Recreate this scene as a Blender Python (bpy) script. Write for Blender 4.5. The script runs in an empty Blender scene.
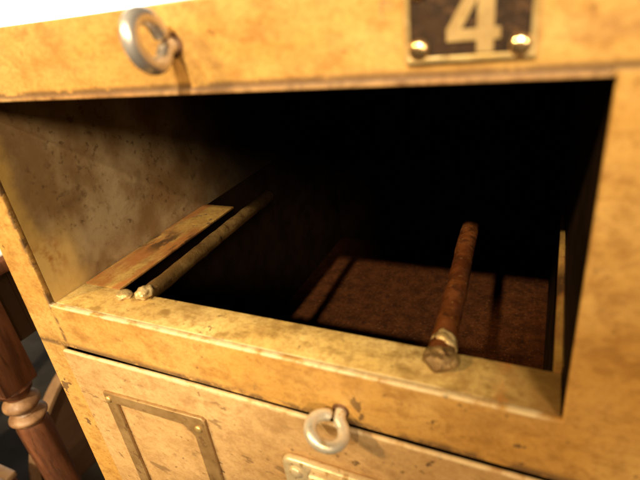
import bpy, bmesh, math, random
from mathutils import Vector, Matrix, noise
random.seed(7)
sc = bpy.context.scene
COL = sc.collection
R = math.radians

# ---------------------------------------------------------------- camera
cam_d = bpy.data.cameras.new('camera')
cam = bpy.data.objects.new('camera', cam_d); COL.objects.link(cam)
ax = Vector((0.9039802, 0.41162215, -0.11570218))
ay = -Vector((0.09473455, -0.45669175, -0.88456657))
az = -Vector((-0.41694742, 0.78866967, -0.45183514))
m = Matrix.Identity(4)
for i, v in enumerate((ax, ay, az)):
    for k in range(3):
        m[k][i] = v[k]
m.translation = Vector((0.30450163, -0.16393851, 0.16887664))
cam.matrix_world = m
cam_d.sensor_width = 36; cam_d.sensor_fit = 'HORIZONTAL'
cam_d.lens = 476.994 / 640 * 36
cam_d.clip_start = 0.01; cam_d.clip_end = 60
cam_d.dof.use_dof = True; cam_d.dof.focus_distance = 0.40; cam_d.dof.aperture_fstop = 7.0
sc.camera = cam

# ---------------------------------------------------------------- world and lamps
w = bpy.data.worlds.new('World'); sc.world = w; w.use_nodes = True
bg = w.node_tree.nodes['Background']
bg.inputs[0].default_value = (1.0, 0.72, 0.42, 1); bg.inputs[1].default_value = 0.04

def aim(o, to):
    o.rotation_euler = (Vector(to) - o.location).to_track_quat('-Z', 'Y').to_euler()

A_LOC = Vector((0.22, -2.87, 2.4)); A_AIM = Vector((-0.487, 0, 1.0)); A_EDGE = Vector((0.217, 0, 0.0037))
def lamp(name, kind, loc, to, power, col):
    d = bpy.data.lights.new(name, kind); o = bpy.data.objects.new(name, d); COL.objects.link(o)
    o.location = loc; aim(o, to); d.energy = power; d.color = col
    return d
key = lamp('key_spot', 'SPOT', A_LOC, A_AIM, 1230, (1.0, 0.83, 0.53))
key.spot_size = 2 * ((A_AIM - A_LOC).angle(A_EDGE - A_LOC) + R(0.35)); key.spot_blend = 0.03  # cone edge shaped to stand in for the camera holder's cast shadow
key.shadow_soft_size = 0.050
fill = lamp('side_lamp', 'SPOT', Vector((-1.45, -1.95, 1.85)), (0.15, 0, 0.05), 440, (1.0, 0.67, 0.29))
fill.spot_size = R(40); fill.spot_blend = 0.7
fill.shadow_soft_size = 0.12
inner_fill = lamp('added_inner_fill', 'AREA', Vector((1.6, -2.0, 1.22)), (0.0, 0.08, 0.07), 54, (1.0, 0.74, 0.44))  # added soft light for the left inner wall, no known lamp
inner_fill.shape = 'DISK'; inner_fill.size = 0.55
back = lamp('added_backdrop_light', 'AREA', Vector((-3.0, 1.7, 0.9)), (-3.0, 2.6, 0.9), 200, (1.0, 0.95, 0.85))  # added light that whitens the wall behind, no known lamp
back.size = 0.8

sc.view_settings.view_transform = 'Standard'; sc.view_settings.look = 'None'
sc.view_settings.exposure = -0.12; sc.view_settings.gamma = 1

# ---------------------------------------------------------------- material helpers
class NT:
    def __init__(s, name):
        s.m = bpy.data.materials.new(name); s.m.use_nodes = True
        s.t = s.m.node_tree; s.b = s.t.nodes['Principled BSDF']
        s.co = s.n('ShaderNodeTexCoord').outputs['Object']
    def n(s, kind, **kw):
        x = s.t.nodes.new(kind)
        for k, v in kw.items(): setattr(x, k, v)
        return x
    def put(s, sock, v):
        if hasattr(v, 'is_output') or isinstance(v, bpy.types.NodeSocket): s.t.links.new(v, sock)
        elif isinstance(v, tuple) and len(v) == 3 and sock.type == 'RGBA': sock.default_value = (*v, 1)
        else: sock.default_value = v
    def noise(s, scale, detail=6, rough=0.6, stretch=None, off=0.0, dist=0.0):
        x = s.n('ShaderNodeTexNoise'); x.inputs['Scale'].default_value = scale
        x.inputs['Detail'].default_value = detail; x.inputs['Roughness'].default_value = rough
        x.inputs['Distortion'].default_value = dist
        mp = s.n('ShaderNodeMapping'); s.t.links.new(s.co, mp.inputs[0])
        mp.inputs['Location'].default_value = (off, off * 1.7, off * 0.6)
        if stretch: mp.inputs['Scale'].default_value = stretch
        s.t.links.new(mp.outputs[0], x.inputs['Vector'])
        return x.outputs['Fac']
    def voro(s, scale, off=0.0):
        x = s.n('ShaderNodeTexVoronoi'); x.inputs['Scale'].default_value = scale
        mp = s.n('ShaderNodeMapping'); s.t.links.new(s.co, mp.inputs[0]); mp.inputs['Location'].default_value = (off,) * 3
        s.t.links.new(mp.outputs[0], x.inputs['Vector'])
        return x.outputs['Distance']
    def ramp(s, v, lo, hi, a=0.0, b=1.0):
        x = s.n('ShaderNodeMapRange', interpolation_type='SMOOTHSTEP')
        s.put(x.inputs['Value'], v)
        x.inputs['From Min'].default_value = lo; x.inputs['From Max'].default_value = hi
        x.inputs['To Min'].default_value = a; x.inputs['To Max'].default_value = b
        return x.outputs['Result']
    def math(s, op, a, b=0.0):
        x = s.n('ShaderNodeMath', operation=op); s.put(x.inputs[0], a); s.put(x.inputs[1], b)
        return x.outputs[0]
    def mix(s, f, a, b):
        x = s.n('ShaderNodeMix', data_type='RGBA')
        s.put(x.inputs[0], f); s.put(x.inputs[6], a); s.put(x.inputs[7], b)
        return x.outputs[2]
    def xyz(s):
        x = s.n('ShaderNodeSeparateXYZ'); s.t.links.new(s.co, x.inputs[0]); return x.outputs
    def bump(s, h, strength=0.3, dist=0.001):
        x = s.n('ShaderNodeBump'); x.inputs['Strength'].default_value = strength; x.inputs['Distance'].default_value = dist
        s.put(x.inputs['Height'], h); s.t.links.new(x.outputs[0], s.b.inputs['Normal'])
    def done(s, col, rough, metal=0.0, spec=0.5):
        s.put(s.b.inputs['Base Color'], col); s.put(s.b.inputs['Roughness'], rough)
        s.put(s.b.inputs['Metallic'], metal); s.b.inputs['Specular IOR Level'].default_value = spec
        return s.m

def paint(name, base, pale, dark, wear=0.5, edge_bands=(), stain=None, metal=0.0, rough=0.42):
    """worn stove-enamel: mottled tint, dark chips, scratches; edge_bands = (axis, value, width) where paint is chipped"""
    t = NT(name)
    c = t.mix(t.ramp(t.noise(14, 5, 0.55), 0.35, 0.7), base, pale)
    c = t.mix(t.ramp(t.noise(60, 6, 0.7, off=3.1), 0.55, 0.8, 0, 0.35), c, dark)
    c = t.mix(t.ramp(t.noise(33, 6, 0.68, (1, 1, 1.5), 21.0), 0.47, 0.72, 0, 0.6), c, dark)
    c = t.mix(t.ramp(t.noise(210, 4, 0.7, off=13.0), 0.50, 0.75, 0, 0.45), c, dark)
    c = t.mix(t.ramp(t.noise(24, 9, 0.78, (1, 1, 1.3), 41.0, 0.3), 0.44, 0.66, 0, 0.28), c, dark)
    c = t.mix(t.ramp(t.noise(85, 7, 0.75, (1, 1, 1.4), 71.0, 0.3), 0.46, 0.66, 0, 0.55), c, dark)
    c = t.mix(t.ramp(t.noise(380, 3, 0.8, (1, 1, 1.6), 51.0), 0.46, 0.72, 0, 0.5), c, dark)
    c = t.mix(t.ramp(t.noise(150, 3, 0.6, off=61.0), 0.66, 0.70, 0, 0.6), c, (0.10, 0.05, 0.02))
    # long smears of grime
    c = t.mix(t.ramp(t.noise(16, 5, 0.6, (0.5, 1, 2.2), 9.3), 0.60, 0.78, 0, 0.32), c, dark)
    # chips
    chip = t.ramp(t.noise(75, 4, 0.55, off=5.5), 0.67 - 0.05 * wear, 0.70 - 0.05 * wear)
    chip = t.math('MULTIPLY', chip, t.ramp(t.noise(11, 2, 0.5, off=1.3), 0.45, 0.6))
    p = t.xyz()
    for axis, val, width, gain in edge_bands:
        dist = t.math('ABSOLUTE', t.math('SUBTRACT', p[axis], val))
        near = t.ramp(dist, 0.0, width, 1, 0)
        e = t.math('MULTIPLY', near, t.ramp(t.noise(42, 6, 0.7, off=2.2 + val), 0.50 - 0.1 * gain, 0.62 - 0.1 * gain))
        chip = t.math('MAXIMUM', chip, e)
    c = t.mix(t.math('MULTIPLY', chip, 0.85), c, (0.085, 0.045, 0.02))
    if stain: c = stain(t, c)
    scr = t.noise(140, 3, 0.6, (0.15, 1, 1), 4.4)
    h = t.math('ADD', t.math('MULTIPLY', t.noise(9, 3, 0.5), 1.5), t.math('ADD', t.math('MULTIPLY', t.noise(230, 4, 0.7), 0.22), t.math('MULTIPLY', chip, -0.25)))
    t.bump(t.math('ADD', h, t.math('MULTIPLY', t.noise(70, 4, 0.65, off=31.0), 0.35)), 0.45, 0.0022)
    r = t.math('ADD', t.ramp(scr, 0.35, 0.7, rough - 0.07, rough + 0.12), t.math('MULTIPLY', chip, 0.3))
    return t.done(c, r, metal, 0.45)

OCHRE = (0.50, 0.275, 0.070); OCHRE_PALE = (0.58, 0.36, 0.14); OCHRE_DARK = (0.25, 0.115, 0.028)
M = {}
def face_stain(t, c):
    p = t.xyz()
    ed = t.ramp(t.math('ABSOLUTE', t.math('ADD', p[2], 0.0002)), 0.0006, 0.0016, 1, 0)
    ed = t.math('MULTIPLY', ed, t.math('MULTIPLY', t.ramp(p[0], -0.002, 0.001), t.ramp(p[0], 0.309, 0.319, 1, 0)))
    return t.mix(t.math('MULTIPLY', ed, t.ramp(t.noise(60, 5, 0.7, off=17.0), 0.36, 0.56, 0.0, 0.8)), c, (0.70, 0.58, 0.37))
def door_stain(t, c):
    p = t.xyz()
    ed = t.ramp(p[2], -0.0405, -0.0396)
    c = t.mix(t.math('MULTIPLY', ed, t.ramp(t.noise(55, 5, 0.7, off=12.0), 0.36, 0.56, 0.0, 0.8)), c, (0.66, 0.52, 0.32))
    sc1 = t.math('MULTIPLY', t.ramp(t.noise(38, 4, 0.6, (0.7, 1, 1.8), 30.0), 0.63, 0.68), 0.75)
    return t.mix(sc1, c, (0.20, 0.12, 0.055))
M['face'] = paint('ochre_enamel_frame', OCHRE, (0.56, 0.345, 0.115), OCHRE_DARK, 0.45,
                  ((2, -0.0355, 0.0045, 1.3), (2, 0.1418, 0.0024, 1.3), (0, 0.0, 0.003, 0.8)), face_stain)
M['door'] = paint('ochre_enamel_door', (0.50, 0.315, 0.14), (0.60, 0.40, 0.20), (0.28, 0.155, 0.06), 0.5,
                  (), door_stain)
M['lip'] = paint('rusty_rail_lip', (0.40, 0.20, 0.07), (0.56, 0.36, 0.16), (0.12, 0.05, 0.02), 1.3, ((2, 0.1416, 0.0025, 2.6),))

def sill_stain(t, c):
    p = t.xyz()
    # bare bright front edge
    ed = t.ramp(p[1], 0.0035, 0.0052, 1, 0)
    c = t.mix(t.math('MULTIPLY', ed, t.ramp(t.noise(70, 4, 0.6), 0.3, 0.5, 0.1, 0.9)), c, (0.72, 0.60, 0.40))
    # grime blotches and the orange rust run at the right end
    bl = t.ramp(t.noise(45, 5, 0.65, (1, 1.6, 1), 7.7), 0.48, 0.66, 0, 0.8)
    c = t.mix(bl, c, (0.21, 0.12, 0.032))
    rx = t.math('MULTIPLY', t.ramp(p[0], 0.288, 0.296), t.ramp(p[0], 0.298, 0.305, 1, 0))
    c = t.mix(t.math('MULTIPLY', rx, t.ramp(t.noise(60, 5, 0.7, (2, 0.6, 1), 3.0), 0.42, 0.64, 0, 0.55)), c, (0.50, 0.17, 0.04))
    c = t.mix(t.ramp(p[0], 0.290, 0.316, 0, 0.75), c, (0.22, 0.115, 0.035))  # darker brown towards the right end
    return c
M['sill'] = paint('worn_sill_enamel', (0.56, 0.38, 0.125), (0.68, 0.51, 0.22), (0.27, 0.15, 0.045), 0.6, (), sill_stain, 0.0, 0.33)

def strip_stain(t, c):
    p = t.xyz()
    c = t.mix(t.ramp(t.noise(26, 5, 0.6, (1.6, 0.5, 1), 2.7), 0.45, 0.6, 0, 0.8), c, (0.22, 0.075, 0.020))
    band = t.math('MULTIPLY', t.ramp(p[1], 0.075, 0.095), t.ramp(p[1], 0.105, 0.13, 1, 0))
    c = t.mix(t.math('MULTIPLY', band, t.ramp(t.noise(60, 4, 0.6, (1.5, 0.6, 1)), 0.42, 0.56)), c, (0.06, 0.03, 0.012))
    return c
M['strip'] = paint('worn_runner_enamel', (0.30, 0.18, 0.045), (0.40, 0.25, 0.075), (0.14, 0.065, 0.022), 0.8, (), strip_stain)

def wall_mat():
    t = NT('stained_inner_wall'); p = t.xyz()
    c = t.mix(t.ramp(t.noise(20, 6, 0.6), 0.38, 0.66), (0.25, 0.150, 0.068), (0.44, 0.335, 0.20))
    c = t.mix(t.ramp(t.noise(9, 5, 0.6, off=2.0), 0.48, 0.68, 0, 0.75), c, (0.15, 0.085, 0.032))
    c = t.mix(t.ramp(t.noise(34, 4, 0.6, off=6.0, dist=0.6), 0.56, 0.72, 0, 0.5), c, (0.15, 0.09, 0.04))
    spot = t.math('MULTIPLY', t.ramp(t.noise(170, 4, 0.6, off=2.6, dist=0.0), 0.54, 0.66), t.ramp(t.noise(24, 2, 0.5, off=8.0), 0.40, 0.56))
    c = t.mix(t.math('MULTIPLY', spot, 0.7), c, (0.11, 0.06, 0.026))
    c = t.mix(t.ramp(t.noise(85, 4, 0.6, off=4.0), 0.60, 0.72, 0, 0.5), c, (0.12, 0.07, 0.03))
    # band of front paint turned round the jamb
    wob = t.math('MULTIPLY', t.noise(45, 4, 0.6), 0.02)
    band = t.ramp(t.math('ADD', p[1], wob), 0.016, 0.026, 1, 0)
    band = t.math('MULTIPLY', band, t.ramp(p[2], 0.10, 0.13, 1, 0.35))
    c = t.mix(band, c, (0.50, 0.32, 0.10))
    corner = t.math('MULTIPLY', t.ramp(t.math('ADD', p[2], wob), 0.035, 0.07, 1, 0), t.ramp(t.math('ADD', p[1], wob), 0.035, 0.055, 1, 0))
    c = t.mix(t.math('MULTIPLY', corner, 0.85), c, (0.74, 0.52, 0.20))  # yellow paint, with bounce light off the sill painted in
    orange = t.math('MULTIPLY', t.math('MULTIPLY', t.ramp(p[2], 0.012, 0.026), t.ramp(p[2], 0.034, 0.05, 1, 0)), t.ramp(p[1], 0.015, 0.03, 1, 0))
    c = t.mix(t.math('MULTIPLY', orange, t.ramp(t.noise(70, 3), 0.4, 0.6)), c, (0.42, 0.17, 0.04))
    # unlit depth of the compartment, painted into the wall colour
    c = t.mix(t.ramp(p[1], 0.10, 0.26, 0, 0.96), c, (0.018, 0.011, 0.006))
    t.bump(t.math('ADD', t.noise(18, 3), t.math('MULTIPLY', t.noise(150, 3), 0.2)), 0.25, 0.002)
    return t.done(c, t.ramp(t.noise(50, 3), 0.3, 0.7, 0.38, 0.6), 0, 0.4)
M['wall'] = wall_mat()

def simple(name, c1, c2, scale, rough, metal=0.0, bump=0.2, bd=0.001, spec=0.5, stretch=None, chips=None):
    t = NT(name)
    c = t.mix(t.ramp(t.noise(scale, 6, 0.65, stretch), 0.35, 0.65), c1, c2)
    if chips:
        c = t.mix(t.ramp(t.noise(scale * 3.1, 4, 0.6, stretch, 3.0), 0.58, 0.66), c, chips)
    t.bump(t.noise(scale * 3, 4, 0.6, stretch), bump, bd)
    return t.done(c, t.ramp(t.noise(scale * 1.7, 4), 0.3, 0.7, rough - 0.08, rough + 0.1), metal, spec)

M['painted_shade'] = simple('painted_shade_interior', (0.008, 0.0045, 0.0025), (0.018, 0.009, 0.0045), 30, 0.8, 0, 0.3, 0.001, 0.05)  # unlit look painted in: linings near-black where the inner paint lies in shade
def rust_floor():
    t = NT('rusty_speckled_floor')
    c = t.mix(t.ramp(t.noise(60, 6, 0.7), 0.35, 0.65), (0.028, 0.008, 0.0022), (0.060, 0.018, 0.005))
    c = t.mix(t.ramp(t.noise(260, 4, 0.8, off=2), 0.56, 0.66, 0, 0.75), c, (0.15, 0.055, 0.020))
    c = t.mix(t.ramp(t.noise(180, 4, 0.75, off=5), 0.54, 0.62, 0, 0.75), c, (0.015, 0.006, 0.003))
    t.bump(t.noise(350, 4, 0.7), 0.5, 0.001)
    return t.done(c, 0.85, 0, 0.08)
M['rustfloor'] = rust_floor()
def rod_mat(name, c1, c2, c3, metal, painted_shade):
    t = NT(name); p = t.xyz()
    c = t.mix(t.ramp(t.noise(40, 6, 0.65), 0.35, 0.65), c1, c2)
    c = t.mix(t.ramp(t.noise(110, 5, 0.7, off=3.0), 0.50, 0.66, 0, 0.8), c, c3)
    c = t.mix(t.ramp(t.noise(260, 3, 0.7, off=6.0), 0.62, 0.72, 0, 0.6), c, (0.36, 0.20, 0.07))
    if painted_shade: c = t.mix(t.ramp(p[1], 0.12, 0.20, 0, 0.9), c, (0.022, 0.012, 0.006))  # far end darkened in the colour so it fades as if shaded
    t.bump(t.math('ADD', t.noise(120, 4, 0.7), t.math('MULTIPLY', t.noise(300, 3, 0.7, off=1.0), 0.5)), 0.35, 0.0018)
    return t.done(c, t.ramp(t.noise(90, 4, off=2.0), 0.35, 0.65, 0.22, 0.5), metal, 0.6)
M['rod'] = rod_mat('rusty_rod', (0.075, 0.020, 0.006), (0.16, 0.050, 0.013), (0.035, 0.012, 0.005), 0.3, False)
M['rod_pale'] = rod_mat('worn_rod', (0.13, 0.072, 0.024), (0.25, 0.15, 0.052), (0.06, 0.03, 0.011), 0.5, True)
M['weld'] = simple('worn_weld_metal', (0.40, 0.27, 0.11), (0.62, 0.47, 0.24), 110, 0.28, 0.4, 0.5, 0.002, 0.5, None, (0.20, 0.11, 0.045))
M['weld_dull'] = simple('dull_weld_metal', (0.17, 0.10, 0.038), (0.36, 0.23, 0.09), 75, 0.30, 0.4, 0.8, 0.004, 0.5, None, (0.11, 0.055, 0.022))
M['steel'] = simple('bright_steel_wire', (0.62, 0.58, 0.57), (0.80, 0.77, 0.77), 60, 0.30, 0.72, 0.25, 0.0006, 0.5, None, (0.46, 0.36, 0.24))
M['zinc'] = simple('dull_zinc_wire', (0.70, 0.65, 0.55), (0.84, 0.79, 0.69), 70, 0.34, 0.55, 0.3, 0.0006, 0.5, None, (0.60, 0.47, 0.28))
M['rust'] = simple('dark_rust', (0.10, 0.045, 0.018), (0.20, 0.09, 0.035), 120, 0.6, 0.3, 0.5)
M['brass'] = simple('worn_brass', (0.62, 0.42, 0.16), (0.74, 0.55, 0.27), 90, 0.36, 0.7, 0.3, 0.0008, 0.5, None, (0.36, 0.22, 0.08))
M['rivet'] = simple('copper_rivet', (0.80, 0.52, 0.26), (0.86, 0.62, 0.36), 120, 0.24, 0.95, 0.15, 0.0005)
M['plate'] = simple('black_plate_enamel', (0.014, 0.008, 0.005), (0.035, 0.017, 0.008), 110, 0.6, 0, 0.4, 0.0008, 0.2, None, (0.07, 0.035, 0.016))
M['numeral'] = simple('pale_brass_numeral', (0.29, 0.19, 0.075), (0.38, 0.26, 0.11), 160, 0.5, 0.1, 0.3, 0.0006)
M['holder'] = simple('brown_tin_strip', (0.25, 0.150, 0.062), (0.36, 0.23, 0.105), 50, 0.36, 0.3, 0.35, 0.001, 0.5, None, (0.20, 0.115, 0.05))
M['latch'] = simple('pale_worn_latch', (0.62, 0.48, 0.27), (0.76, 0.63, 0.42), 60, 0.33, 0.4, 0.35, 0.001, 0.5, None, (0.42, 0.28, 0.12))
M['wood'] = simple('red_brown_varnished_wood', (0.060, 0.021, 0.010), (0.15, 0.056, 0.026), 55, 0.5, 0, 0.45, 0.001, 0.35, (1, 1, 0.12), (0.045, 0.018, 0.009))
M['bead'] = simple('rubbed_pale_wood', (0.15, 0.075, 0.036), (0.27, 0.15, 0.075), 60, 0.5, 0, 0.2, 0.001, 0.45)
M['wood_dark'] = simple('dark_brown_boards', (0.016, 0.008, 0.005), (0.032, 0.016, 0.009), 14, 0.5, 0, 0.25, 0.002, 0.4, (1, 0.15, 1))
M['panel'] = simple('brown_panel_board', (0.034, 0.016, 0.008), (0.07, 0.034, 0.017), 14, 0.5, 0, 0.25, 0.002, 0.4, (1, 0.15, 1))
M['edging'] = simple('pale_wood_edging', (0.20, 0.11, 0.055), (0.28, 0.165, 0.085), 30, 0.5, 0, 0.2)
M['floor'] = simple('dark_stained_floor', (0.016, 0.013, 0.011), (0.034, 0.028, 0.023), 5, 0.9, 0, 0.3, 0.003, 0.08)
M['white_wall'] = simple('white_wall_paint', (0.80, 0.79, 0.76), (0.84, 0.83, 0.80), 3, 0.7, 0, 0.1, 0.002)
M['paper'] = simple('white_paper', (0.80, 0.79, 0.76), (0.83, 0.82, 0.80), 8, 0.6, 0, 0.05, 0.001)

# ---------------------------------------------------------------- mesh helpers
def wloc(o):
    v = Vector((0, 0, 0))
    while o: v = v + Vector(o.location); o = o.parent
    return v
def link(name, me, mat, parent=None, smooth=True, label=None):
    """mesh data is written in world coordinates; the object is offset so that parenting does not move it"""
    o = bpy.data.objects.new(name, me); COL.objects.link(o)
    if not me.materials: me.materials.append(mat)
    if parent:
        o.parent = parent; o.location = -wloc(parent)
    if smooth:
        me.polygons.foreach_set('use_smooth', [True] * len(me.polygons))
        try: me.set_sharp_from_angle(angle=R(40))
        except Exception: pass
    if label: o['label'] = label
    return o
def from_bm(name, bm, mat, parent=None, smooth=True, label=None):
    bmesh.ops.recalc_face_normals(bm, faces=bm.faces)
    me = bpy.data.meshes.new(name); bm.to_mesh(me); bm.free()
    return link(name, me, mat, parent, smooth, label)
def add_box(bm, x0, x1, y0, y1, z0, z1, bev=0.0, seg=2):
    r = bmesh.ops.create_cube(bm, size=1)
    for v in r['verts']:
        v.co = Vector(((x0 + x1) / 2 + v.co.x * (x1 - x0), (y0 + y1) / 2 + v.co.y * (y1 - y0), (z0 + z1) / 2 + v.co.z * (z1 - z0)))
    if bev:
        es = list({e for v in r['verts'] for e in v.link_edges})
        bmesh.ops.bevel(bm, geom=es, offset=bev, segments=seg, affect='EDGES', profile=0.5)
def box(name, mat, parent, *a, bev=0.0, label=None):
    bm = bmesh.new(); add_box(bm, *a, bev=bev); return from_bm(name, bm, mat, parent, True, label)
def add_tube(bm, pts, radii, seg=16, wob=0.0, cap=True):
    pts = [Vector(p) for p in pts]; n = len(pts)
    if not hasattr(radii, '__len__'): radii = [radii] * n
    t0 = (pts[1] - pts[0]).normalized()
    nv = t0.orthogonal().normalized(); rings = []
    for i, p in enumerate(pts):
        t = (pts[min(i + 1, n - 1)] - pts[max(i - 1, 0)]).normalized()
        nv = (nv - t * nv.dot(t)).normalized(); b = t.cross(nv)
        ring = []
        for k in range(seg):
            a = 2 * math.pi * k / seg; dv = nv * math.cos(a) + b * math.sin(a)
            r = radii[i]
            if wob: r *= 1 + wob * noise.noise(p * 90 + dv * 0.9)
            ring.append(bm.verts.new(p + dv * r))
        rings.append(ring)
    for i in range(n - 1):
        for k in range(seg):
            bm.faces.new((rings[i][k], rings[i][(k + 1) % seg], rings[i + 1][(k + 1) % seg], rings[i + 1][k]))
    if cap:
        bm.faces.new(rings[0]); bm.faces.new(rings[-1])
def add_lathe(bm, base, axis, prof, seg=32, square=None):
    """prof = [(radius, distance along axis)]"""
    axis = Vector(axis).normalized(); u = axis.orthogonal().normalized(); v = axis.cross(u); rings = []
    for r, h in prof:
        rings.append([bm.verts.new(Vector(base) + axis * h + (u * math.cos(2 * math.pi * k / seg) + v * math.sin(2 * math.pi * k / seg)) * max(r, 1e-5)) for k in range(seg)])
    for a, b in zip(rings, rings[1:]):
        for k in range(seg):
            bm.faces.new((a[k], a[(k + 1) % seg], b[(k + 1) % seg], b[k]))
    bm.faces.new(rings[0]); bm.faces.new(rings[-1])
def add_blob(bm, c, rx, ry, rz, amp=0.25, freq=1.6, sub=3, seed=0.0):
    r = bmesh.ops.create_icosphere(bm, subdivisions=sub, radius=1)
    for v in r['verts']:
        k = 1 + amp * noise.noise(v.co * freq + Vector((seed, seed * 2, 0)))
        v.co = Vector((c[0] + v.co.x * rx * k, c[1] + v.co.y * ry * k, c[2] + v.co.z * rz * k))
def solid(name, loops, y_back, y_front, bev, mat, parent, label=None):
    """outline with holes drawn in the x-z plane, from y_back out to y_front (towards -y), rounded by bev"""
    cu = bpy.data.curves.new(name, 'CURVE'); cu.dimensions = '2D'; cu.fill_mode = 'BOTH'
    for lp in loops:
        s = cu.splines.new('POLY'); s.points.add(len(lp) - 1); s.use_cyclic_u = True
        for p, q in zip(s.points, lp): p.co = (q[0], q[1], 0, 1)
    half = abs(y_back - y_front) / 2
    cu.extrude = half - bev; cu.bevel_depth = bev; cu.bevel_resolution = 2; cu.offset = -bev
    tmp = bpy.data.objects.new(name, cu); COL.objects.link(tmp)
    dg = bpy.context.evaluated_depsgraph_get()
    me = bpy.data.meshes.new_from_object(tmp.evaluated_get(dg)); me.name = name
    bpy.data.objects.remove(tmp)
    mid = (y_back + y_front) / 2
    me.materials.clear()
    for v in me.vertices:
        x, z, d = v.co; v.co = (x, mid - d, z)
    return link(name, me, mat, parent, True, label)
def rect(x0, x1, z0, z1): return [(x0, z0), (x1, z0), (x1, z1), (x0, z1)]
def rrect(x0, x1, z0, z1, r, n=5):
    out = []
    for cx, cz, a0 in ((x1 - r, z0 + r, -90), (x1 - r, z1 - r, 0), (x0 + r, z1 - r, 90), (x0 + r, z0 + r, 180)):
        for k in range(n + 1):
            a = R(a0 + 90 * k / n); out.append((cx + r * math.cos(a), cz + r * math.sin(a)))
    return out
def empty(name, loc, label, cat):
    o = bpy.data.objects.new(name, None); COL.objects.link(o); o.location = loc; o.empty_display_size = 0.05
    o['label'] = label; o['category'] = cat
    return o
def rivet(parent, x, z, y, r, h, mat):
    bm = bmesh.new()
    add_lathe(bm, (x, y + 0.0005, z), (0, -1, 0), [(r, 0), (r, 0.0005 + h * 0.15)] + [(r * math.cos(R(a)), 0.0005 + h * (0.15 + 0.85 * math.sin(R(a)))) for a in (15, 30, 45, 60, 75, 86)], 24)
    return from_bm('rivet', bm, mat, parent)

# ---------------------------------------------------------------- setting
ZF = -0.75
def sheet(name, verts, mat):
    me = bpy.data.meshes.new(name); me.from_pydata(verts, [], [(0, 1, 2, 3)])
    o = link(name, me, mat, None, False); o['kind'] = 'structure'; return o
sheet('floor', [(-9, -6, ZF), (6, -6, ZF), (6, 2.6, ZF), (-9, 2.6, ZF)], M['floor'])
bm = bmesh.new(); add_box(bm, -9, 6, 2.6, 2.7, ZF, 2.9)
o = from_bm('wall', bm, M['white_wall'], None, False)
o['label'] = 'bright white wall behind the yellow cabinet'; o['category'] = 'wall'

# ---------------------------------------------------------------- cabinet
W, H = 0.32, 0.1386
XL, XT, XR, ZT, D = -0.0369, -0.0243, 0.375, 0.1738, 0.5
cab = empty('metal_cabinet', ((XL + XR) / 2, D / 2, ZF), 'worn yellow metal cabinet with an open compartment numbered 4 above a closed door', 'cabinet')
ft = 0.004
solid('face_frame', [[(XL, ZF + 0.002), (XR, ZF + 0.002), (XR, ZT), (XT, ZT), (XL, -0.21)], rect(0, W, 0, H), rect(-0.0066, 0.3268, -0.205, -0.0370)], ft, 0.0, 0.0009, M['face'], cab)
lip = solid('rail_lip', [rect(XT + 0.003, W - 0.001, H + 0.0001, H + 0.0029)], 0.001, -0.0016, 0.0009, M['lip'], cab, 'rust streaked lip along the bottom of the top rail')
solid('side_panel', [[(XL + 0.0004, ZF + 0.002), (XL + 0.0024, ZF + 0.002), (XL + 0.0024, -0.21), (XT + 0.0024, ZT - 0.004), (XT + 0.0004, ZT - 0.004), (XL + 0.0004, -0.21)]], D, ft, 0.0003, M['face'], cab)
box('side_panel', M['face'], cab, XR - 0.0025, XR - 0.0005, ft, D, ZF + 0.002, ZT - 0.004)
box('top_panel', M['face'], cab, XT + 0.0005, XR - 0.0005, ft, D, ZT - 0.0038, ZT - 0.001)
box('back_panel', M['painted_shade'], cab, XL + 0.0135, XR - 0.003, D - 0.004, D - 0.0005, ZF + 0.002, ZT - 0.0042)
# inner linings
box('inner_wall', M['painted_shade'], cab, -0.0025, -0.0004, ft + 0.0001, D - 0.0045, -0.1985, -0.0024)
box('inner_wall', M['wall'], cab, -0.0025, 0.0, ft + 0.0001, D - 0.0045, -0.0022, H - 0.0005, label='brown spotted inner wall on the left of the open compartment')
box('inner_wall', M['painted_shade'], cab, W, W + 0.0025, ft + 0.0001, D - 0.0045, -0.1985, H - 0.0005)
box('compartment_ceiling', M['painted_shade'], cab, -0.003, W + 0.003, ft + 0.0001, D - 0.0045, H - 0.0002, H + 0.002)
box('compartment_floor', M['rustfloor'], cab, -0.003, W + 0.003, ft + 0.0001, D - 0.0045, -0.2020, -0.2000, label='dark rust speckled floor seen deep inside through the missing shelf')
# sill: a shallow tray lip folded back from the frame
box('sill', M['sill'], cab, 0.0004, W - 0.0004, ft + 0.0001, 0.0302, -0.0022, -0.0002, bev=0.0006, label='bright worn sill along the front of the open compartment')
box('side_runner', M['strip'], cab, 0.0004, 0.0355, 0.0304, 0.178, -0.0020, 0.0, bev=0.0005, label='orange stained metal strip along the foot of the inner wall')
# rods welded onto the sill
def rod(p0, p1, r, mat, label, wob=0.10, taper=None, n=60):
    p0, p1 = Vector(p0), Vector(p1); pts, rad = [], []
    for i in range(n + 1):
        t = i / n; p = p0.lerp(p1, t)
        p = p + Vector((noise.noise(p * 14) * 0.0012, 0, noise.noise(p * 14 + Vector((9, 0, 0))) * 0.001))
        pts.append(p); rad.append(r * (taper(t) if taper else 1.0))
    bm = bmesh.new(); add_tube(bm, pts, rad, 24, wob)
    return from_bm('rod', bm, mat, cab, True, label)
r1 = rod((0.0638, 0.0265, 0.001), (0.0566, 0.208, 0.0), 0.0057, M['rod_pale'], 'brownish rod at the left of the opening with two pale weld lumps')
bm = bmesh.new()
add_blob(bm, (0.0634, 0.0278, 0.0034), 0.0060, 0.0066, 0.0044, 0.25, 1.8, 4, 1.2)
from_bm('weld_bead', bm, M['weld'], r1)
bm = bmesh.new()
add_blob(bm, (0.0470, 0.0235, 0.0012), 0.0062, 0.0052, 0.0032, 0.2, 1.6, 4, 4.2)
from_bm('weld_bead', bm, M['weld'], r1)
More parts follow.
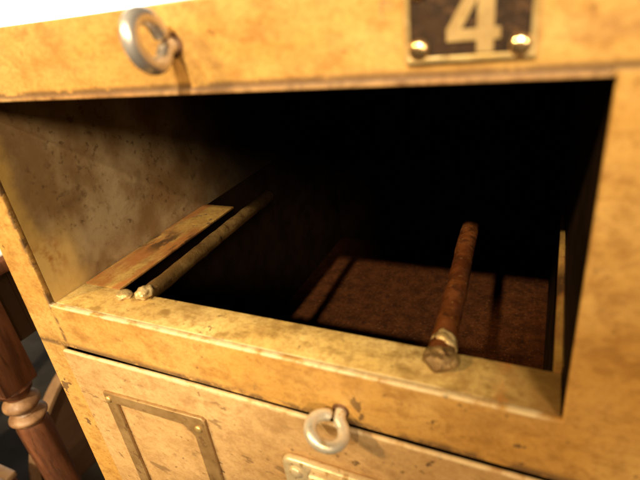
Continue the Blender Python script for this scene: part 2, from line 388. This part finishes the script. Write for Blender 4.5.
r2 = rod((0.2652, 0.022, 0.003), (0.2556, 0.178, 0.0), 0.0064, M['rod'], 'rusty red brown rod welded onto the right part of the sill')
bm = bmesh.new()
add_blob(bm, (0.2655, 0.0195, 0.0040), 0.0086, 0.0080, 0.0056, 0.16, 1.8, 4, 2.7)
from_bm('weld_bead', bm, M['weld_dull'], r2)
bm = bmesh.new()
add_blob(bm, (0.2652, 0.0310, 0.0040), 0.0066, 0.0075, 0.0066, 0.22, 1.8, 4, 5.7)
from_bm('weld_bead', bm, M['weld'], r2)
bm = bmesh.new()
a = [bm.verts.new(p) for p in ((0.3160, 0.0304, -0.003), (0.3199, 0.0304, -0.003), (0.3199, 0.0304, 0.0045), (0.3160, 0.0304, 0.0035))]
b = [bm.verts.new(p) for p in ((0.3166, 0.150, -0.003), (0.3199, 0.150, -0.003), (0.3199, 0.150, 0.0055), (0.3166, 0.150, 0.0045))]
c = [bm.verts.new(p) for p in ((0.3172, 0.208, -0.002), (0.3199, 0.208, -0.002), (0.3199, 0.208, 0.0015), (0.3172, 0.208, 0.0005))]
for p, q in ((a, b), (b, c)):
    for k in range(4): bm.faces.new((p[k], p[(k + 1) % 4], q[(k + 1) % 4], q[k]))
bm.faces.new(a); bm.faces.new(c)
bmesh.ops.bevel(bm, geom=list(bm.edges), offset=0.0006, segments=2, affect='EDGES')
from_bm('side_runner', bm, M['strip'], cab, True, 'thin pointed metal strip close against the right jamb')

# eye hooks
def eye_hook(base, out, u, mat, shank_side, name_label, wire=0.0029, ring=0.0090, reach=0.0150, open_deg=28):
    base, out, u = Vector(base), Vector(out).normalized(), Vector(u).normalized()
    pts = []
    a0, a1 = R(26), R(360 - open_deg)
    def circ(a): return base + out * (reach - ring * math.cos(a)) + u * (ring * math.sin(a))
    s = circ(a0)
    p_in = base - out * 0.004 + u * 0.0015
    for k in range(5): pts.append(p_in.lerp(base + out * 0.0035 + u * 0.0022, k / 5))
    c1 = base + out * 0.0035 + u * 0.0022
    for k in range(5):
        t = k / 5; pts.append((c1 * (1 - t) + s * t))
    for k in range(57): pts.append(circ(a0 + (a1 - a0) * k / 56))
    # relax the joint
    for _ in range(3):
        for i in range(3, 14): pts[i] = (pts[i - 1] + pts[i] * 2 + pts[i + 1]) / 4
    bm = bmesh.new(); rad = [wire] * len(pts); rad[-1] = wire * 0.72; rad[-2] = wire * 0.95
    add_tube(bm, pts, rad, 22)
    o = from_bm('eye_hook', bm, mat, cab, True, name_label)
    bm = bmesh.new()
    add_lathe(bm, base + out * -0.0006 + u * 0.0015, out, [(0.0048, 0), (0.0050, 0.0007), (0.0046, 0.0013), (0.0030, 0.0016)], 28)
    from_bm('washer', bm, M['rust'], o)
    return o
eye_hook((0.1627, 0.0, 0.1600), (0.06, -1, 0.09), (0.08, 0.0, -1), M['steel'], 1, 'shiny steel eye hook standing out from the top rail', wire=0.0034, ring=0.0090, reach=0.0145, open_deg=4)
eye_hook((0.2155, 0.0, -0.0275), (0, -1, 0), (0.914, 0, -0.407), M['zinc'], 1, 'pale wire eye hook over the seam of the lower door', wire=0.0033, ring=0.0090, reach=0.0148, open_deg=11)

# number plate
px0, px1, pz0, pz1 = 0.2589, 0.2982, 0.1457, 0.1712
pl = solid('number_plate', [rrect(px0 + 0.0003, px1 - 0.0003, pz0 + 0.0003, pz1 - 0.0003, 0.0005)], 0.0005, -0.0012, 0.0002, M['plate'], cab, 'small black plate with a pale brass border and the numeral 4')
solid('border', [rrect(px0, px1, pz0, pz1, 0.0006), rect(px0 + 0.0017, px1 - 0.0017, pz0 + 0.0017, pz1 - 0.0017)], -0.0002, -0.0020, 0.0003, M['brass'], pl)
four = [(0.2812, 0.1478), (0.2862, 0.1478), (0.2862, 0.1515), (0.2881, 0.1515), (0.2881, 0.1549), (0.2862, 0.1549), (0.2862, 0.1692), (0.2806, 0.1692), (0.2721, 0.1552), (0.2721, 0.1515), (0.2812, 0.1515)]
tri = [(0.2766, 0.1549), (0.2812, 0.1549), (0.2812, 0.1630)]
solid('numeral', [four, tri], -0.0010, -0.0019, 0.00025, M['numeral'], pl)
for x, z in ((0.2634, 0.1497), (0.2938, 0.1492), (0.2634, 0.1675), (0.2938, 0.1675)):
    rivet(pl, x, z, -0.0012, 0.0034, 0.0022, M['rivet'])

# lower door
dz1 = -0.0385
door = solid('door', [[(-0.0053, -0.2032), (0.3253, -0.2032), (0.3253, dz1 - 0.0010), (0.3245, dz1), (0.26, dz1 - 0.0001), (0.225, dz1 + 0.0003), (0.16, dz1 + 0.0009), (0.10, dz1 + 0.0009), (0.05, dz1 + 0.0003), (0.02, dz1 - 0.0003), (-0.0040, dz1 - 0.0003), (-0.0053, dz1 - 0.0013)]], 0.0004, -0.0026, 0.0011, M['door'], cab, 'scuffed yellow door below the open compartment')
hol = [(0.0256, -0.1790), (0.1186, -0.1790), (0.1188, -0.0665), (0.1165, -0.0645), (0.0256, -0.0688)]
hole = [(0.0362, -0.1700), (0.1062, -0.1700), (0.1062, -0.0845), (0.0985, -0.0760), (0.0362, -0.0775)]
lh = solid('label_holder', [hol, hole], -0.0024, -0.0052, 0.0008, M['holder'], door, 'brown tin card frame riveted to the lower door')
for x, z in ((0.0296, -0.0745), (0.1120, -0.0752), (0.0296, -0.1712), (0.1120, -0.1712)):
    rivet(lh, x, z, -0.0052, 0.0028, 0.0017, M['brass'])
lt = solid('latch', [rrect(0.176, 0.242, -0.118, -0.0715, 0.006)], -0.0020, -0.0082, 0.0026, M['latch'], door, 'pale worn latch plate under the wire eye hook')
bm = bmesh.new()
add_tube(bm, [(0.197, -0.0090, -0.0785), (0.2395, -0.0090, -0.0785)], 0.0046, 20)
from_bm('hinge_barrel', bm, M['latch'], lt)
for x, z in ((0.1855, -0.0810), (0.2105, -0.0900), (0.232, -0.0900)):
    rivet(lt, x, z, -0.0082, 0.0042, 0.0024, M['latch'])

# ---------------------------------------------------------------- table left of the cabinet
TZ = -0.057; LX, LY = -0.291, 0.072
tab = empty('wooden_table', (-0.6, 0.4, ZF), 'red brown wooden table with turned legs standing left of the cabinet', 'table')
box('table_top', M['wood'], tab, -0.97, -0.25, 0.03, 0.80, TZ - 0.016, TZ, bev=0.004)
bm = bmesh.new()
add_box(bm, -0.93, -0.2745, 0.095, 0.115, TZ - 0.115, TZ - 0.0165)
add_box(bm, -0.93, -0.2745, 0.735, 0.755, TZ - 0.115, TZ - 0.0165)
add_box(bm, -0.289, -0.2745, 0.1155, 0.7345, TZ - 0.115, TZ - 0.0165)
add_box(bm, -0.93, -0.9155, 0.1155, 0.7345, TZ - 0.115, TZ - 0.0165)
from_bm('apron', bm, M['wood_dark'], tab)
def table_leg(x, y):
    bm = bmesh.new(); h = 0.0225
    add_box(bm, x - h, x + h, y - h, y + h, -0.2255, TZ - 0.0163, bev=0.0025)
    prof = [(0.0215, 0.2250 - 0.2250)]
    prof = [(0.021, 0.0), (0.0225, 0.004), (0.020, 0.011), (0.0145, 0.016), (0.0145, 0.019)]
    add_lathe(bm, (x, y, -0.2256), (0, 0, -1), prof, 32)
    # octagonal taper below the beads
    add_lathe(bm, (x, y, -0.2885), (0, 0, -1), [(0.0185, 0.0), (0.0208, 0.006), (0.0178, 0.30), (0.0140, -0.2885 - ZF)], 28)
    leg = from_bm('leg', bm, M['wood'], tab)
    bm = bmesh.new()
    def bead(z, r, hh): return [(r * 0.62 + r * 0.38 * math.sin(math.pi * k / 10), z + hh * k / 10) for k in range(11)]
    add_lathe(bm, (x, y, -0.2445), (0, 0, -1), [(0.0150, 0)] + bead(0.0005, 0.0228, 0.0225) + [(0.0165, 0.0255)] + bead(0.0265, 0.0240, 0.0165) + [(0.0165, 0.0440)], 40)
    from_bm('bead', bm, M['bead'], leg, True, 'paler rubbed turned beads')
    return leg
table_leg(LX, LY)
for x, y in ((-0.925, LY), (-0.925, 0.76), (LX, 0.76)):
    table_leg(x, y)
bm = bmesh.new(); add_box(bm, -0.80, -0.262, 0.06, 0.62, TZ, TZ + 0.003, bev=0.0008)
o = from_bm('paper_sheet', bm, M['paper']); o['label'] = 'bright white paper lying on the wooden table'; o['category'] = 'paper'

# ---------------------------------------------------------------- round-topped panel under the table, guessed from a partial outline
pa = empty('round_topped_board', (-0.61, 0.4235, ZF), 'dark round topped wooden board with a pale rim on the floor behind the turned leg', 'standing_board')
def arch(cy, r, z0, n=48): return [(cy + r * math.cos(math.pi * k / n), z0 + r * math.sin(math.pi * k / n)) for k in range(n + 1)]
def add_prism_x(bm, loop, x0, x1):
    a = [bm.verts.new((x0, y, z)) for y, z in loop]; b = [bm.verts.new((x1, y, z)) for y, z in loop]
    n = len(loop)
    for k in range(n): bm.faces.new((a[k], a[(k + 1) % n], b[(k + 1) % n], b[k]))
    bm.faces.new(a); bm.faces.new(b)
CY, RR, Z0 = 0.4235, 0.284, ZF + 0.002
bm = bmesh.new(); add_prism_x(bm, arch(CY, RR, Z0), -0.622, -0.602); from_bm('board', bm, M['panel'], pa)
outer = arch(CY, RR + 0.0035, Z0 + 0.001); inner = arch(CY, RR - 0.0045, Z0 + 0.001)[::-1]
bm = bmesh.new()
rings = [[bm.verts.new((x, y, z)) for y, z in lp] for x, lp in ((-0.624, outer), (-0.597, outer), (-0.597, inner[::-1]), (-0.624, inner[::-1]))]
for q in range(4):
    p, r = rings[q], rings[(q + 1) % 4]
    for k in range(len(p) - 1): bm.faces.new((p[k], p[k + 1], r[k + 1], r[k]))
for k in (0, -1): bm.faces.new([rg[k] for rg in rings])
from_bm('rim', bm, M['edging'], pa)
bm = bmesh.new(); add_prism_x(bm, [(0.335, -0.64), (0.36, -0.655), (0.53, -0.53), (0.51, -0.51)], -0.6018, -0.5935)
from_bm('brace', bm, M['wood'], pa)
for y in (0.22, 0.60): box('foot', M['wood_dark'], pa, -0.70, -0.6225, y, y + 0.03, ZF + 0.001, ZF + 0.05, bev=0.003)

# low crate in front of it
YC0, YC1, ZC = -0.14, 0.118, -0.597
cr = empty('wooden_crate', (-0.72, 0.0, ZF), 'low brown crate with a pale top edge on the floor left of the turned leg', 'crate')
bm = bmesh.new()
for z0, z1 in ((ZF + 0.014, ZC),):
    add_box(bm, -0.86, -0.585, YC0, YC0 + 0.015, z0, z1, bev=0.002); add_box(bm, -0.86, -0.585, YC1 - 0.015, YC1, z0, z1, bev=0.002)
    add_box(bm, -0.86, -0.845, YC0 + 0.0155, YC1 - 0.0155, z0, z1, bev=0.002); add_box(bm, -0.60, -0.585, YC0 + 0.0155, YC1 - 0.0155, z0, z1, bev=0.002)
from_bm('side', bm, M['wood'], cr)
box('bottom', M['wood_dark'], cr, -0.86, -0.585, YC0, YC1, ZF + 0.001, ZF + 0.0138)
bm = bmesh.new()
add_box(bm, -0.863, -0.582, YC0 - 0.003, YC0 + 0.018, ZC + 0.0002, ZC + 0.012, bev=0.002); add_box(bm, -0.863, -0.582, YC1 - 0.018, YC1 + 0.003, ZC + 0.0002, ZC + 0.012, bev=0.002)
add_box(bm, -0.863, -0.842, YC0 + 0.0185, YC1 - 0.0185, ZC + 0.0002, ZC + 0.012, bev=0.002); add_box(bm, -0.603, -0.582, YC0 + 0.0185, YC1 - 0.0185, ZC + 0.0002, ZC + 0.012, bev=0.002)
from_bm('rim', bm, M['edging'], cr)
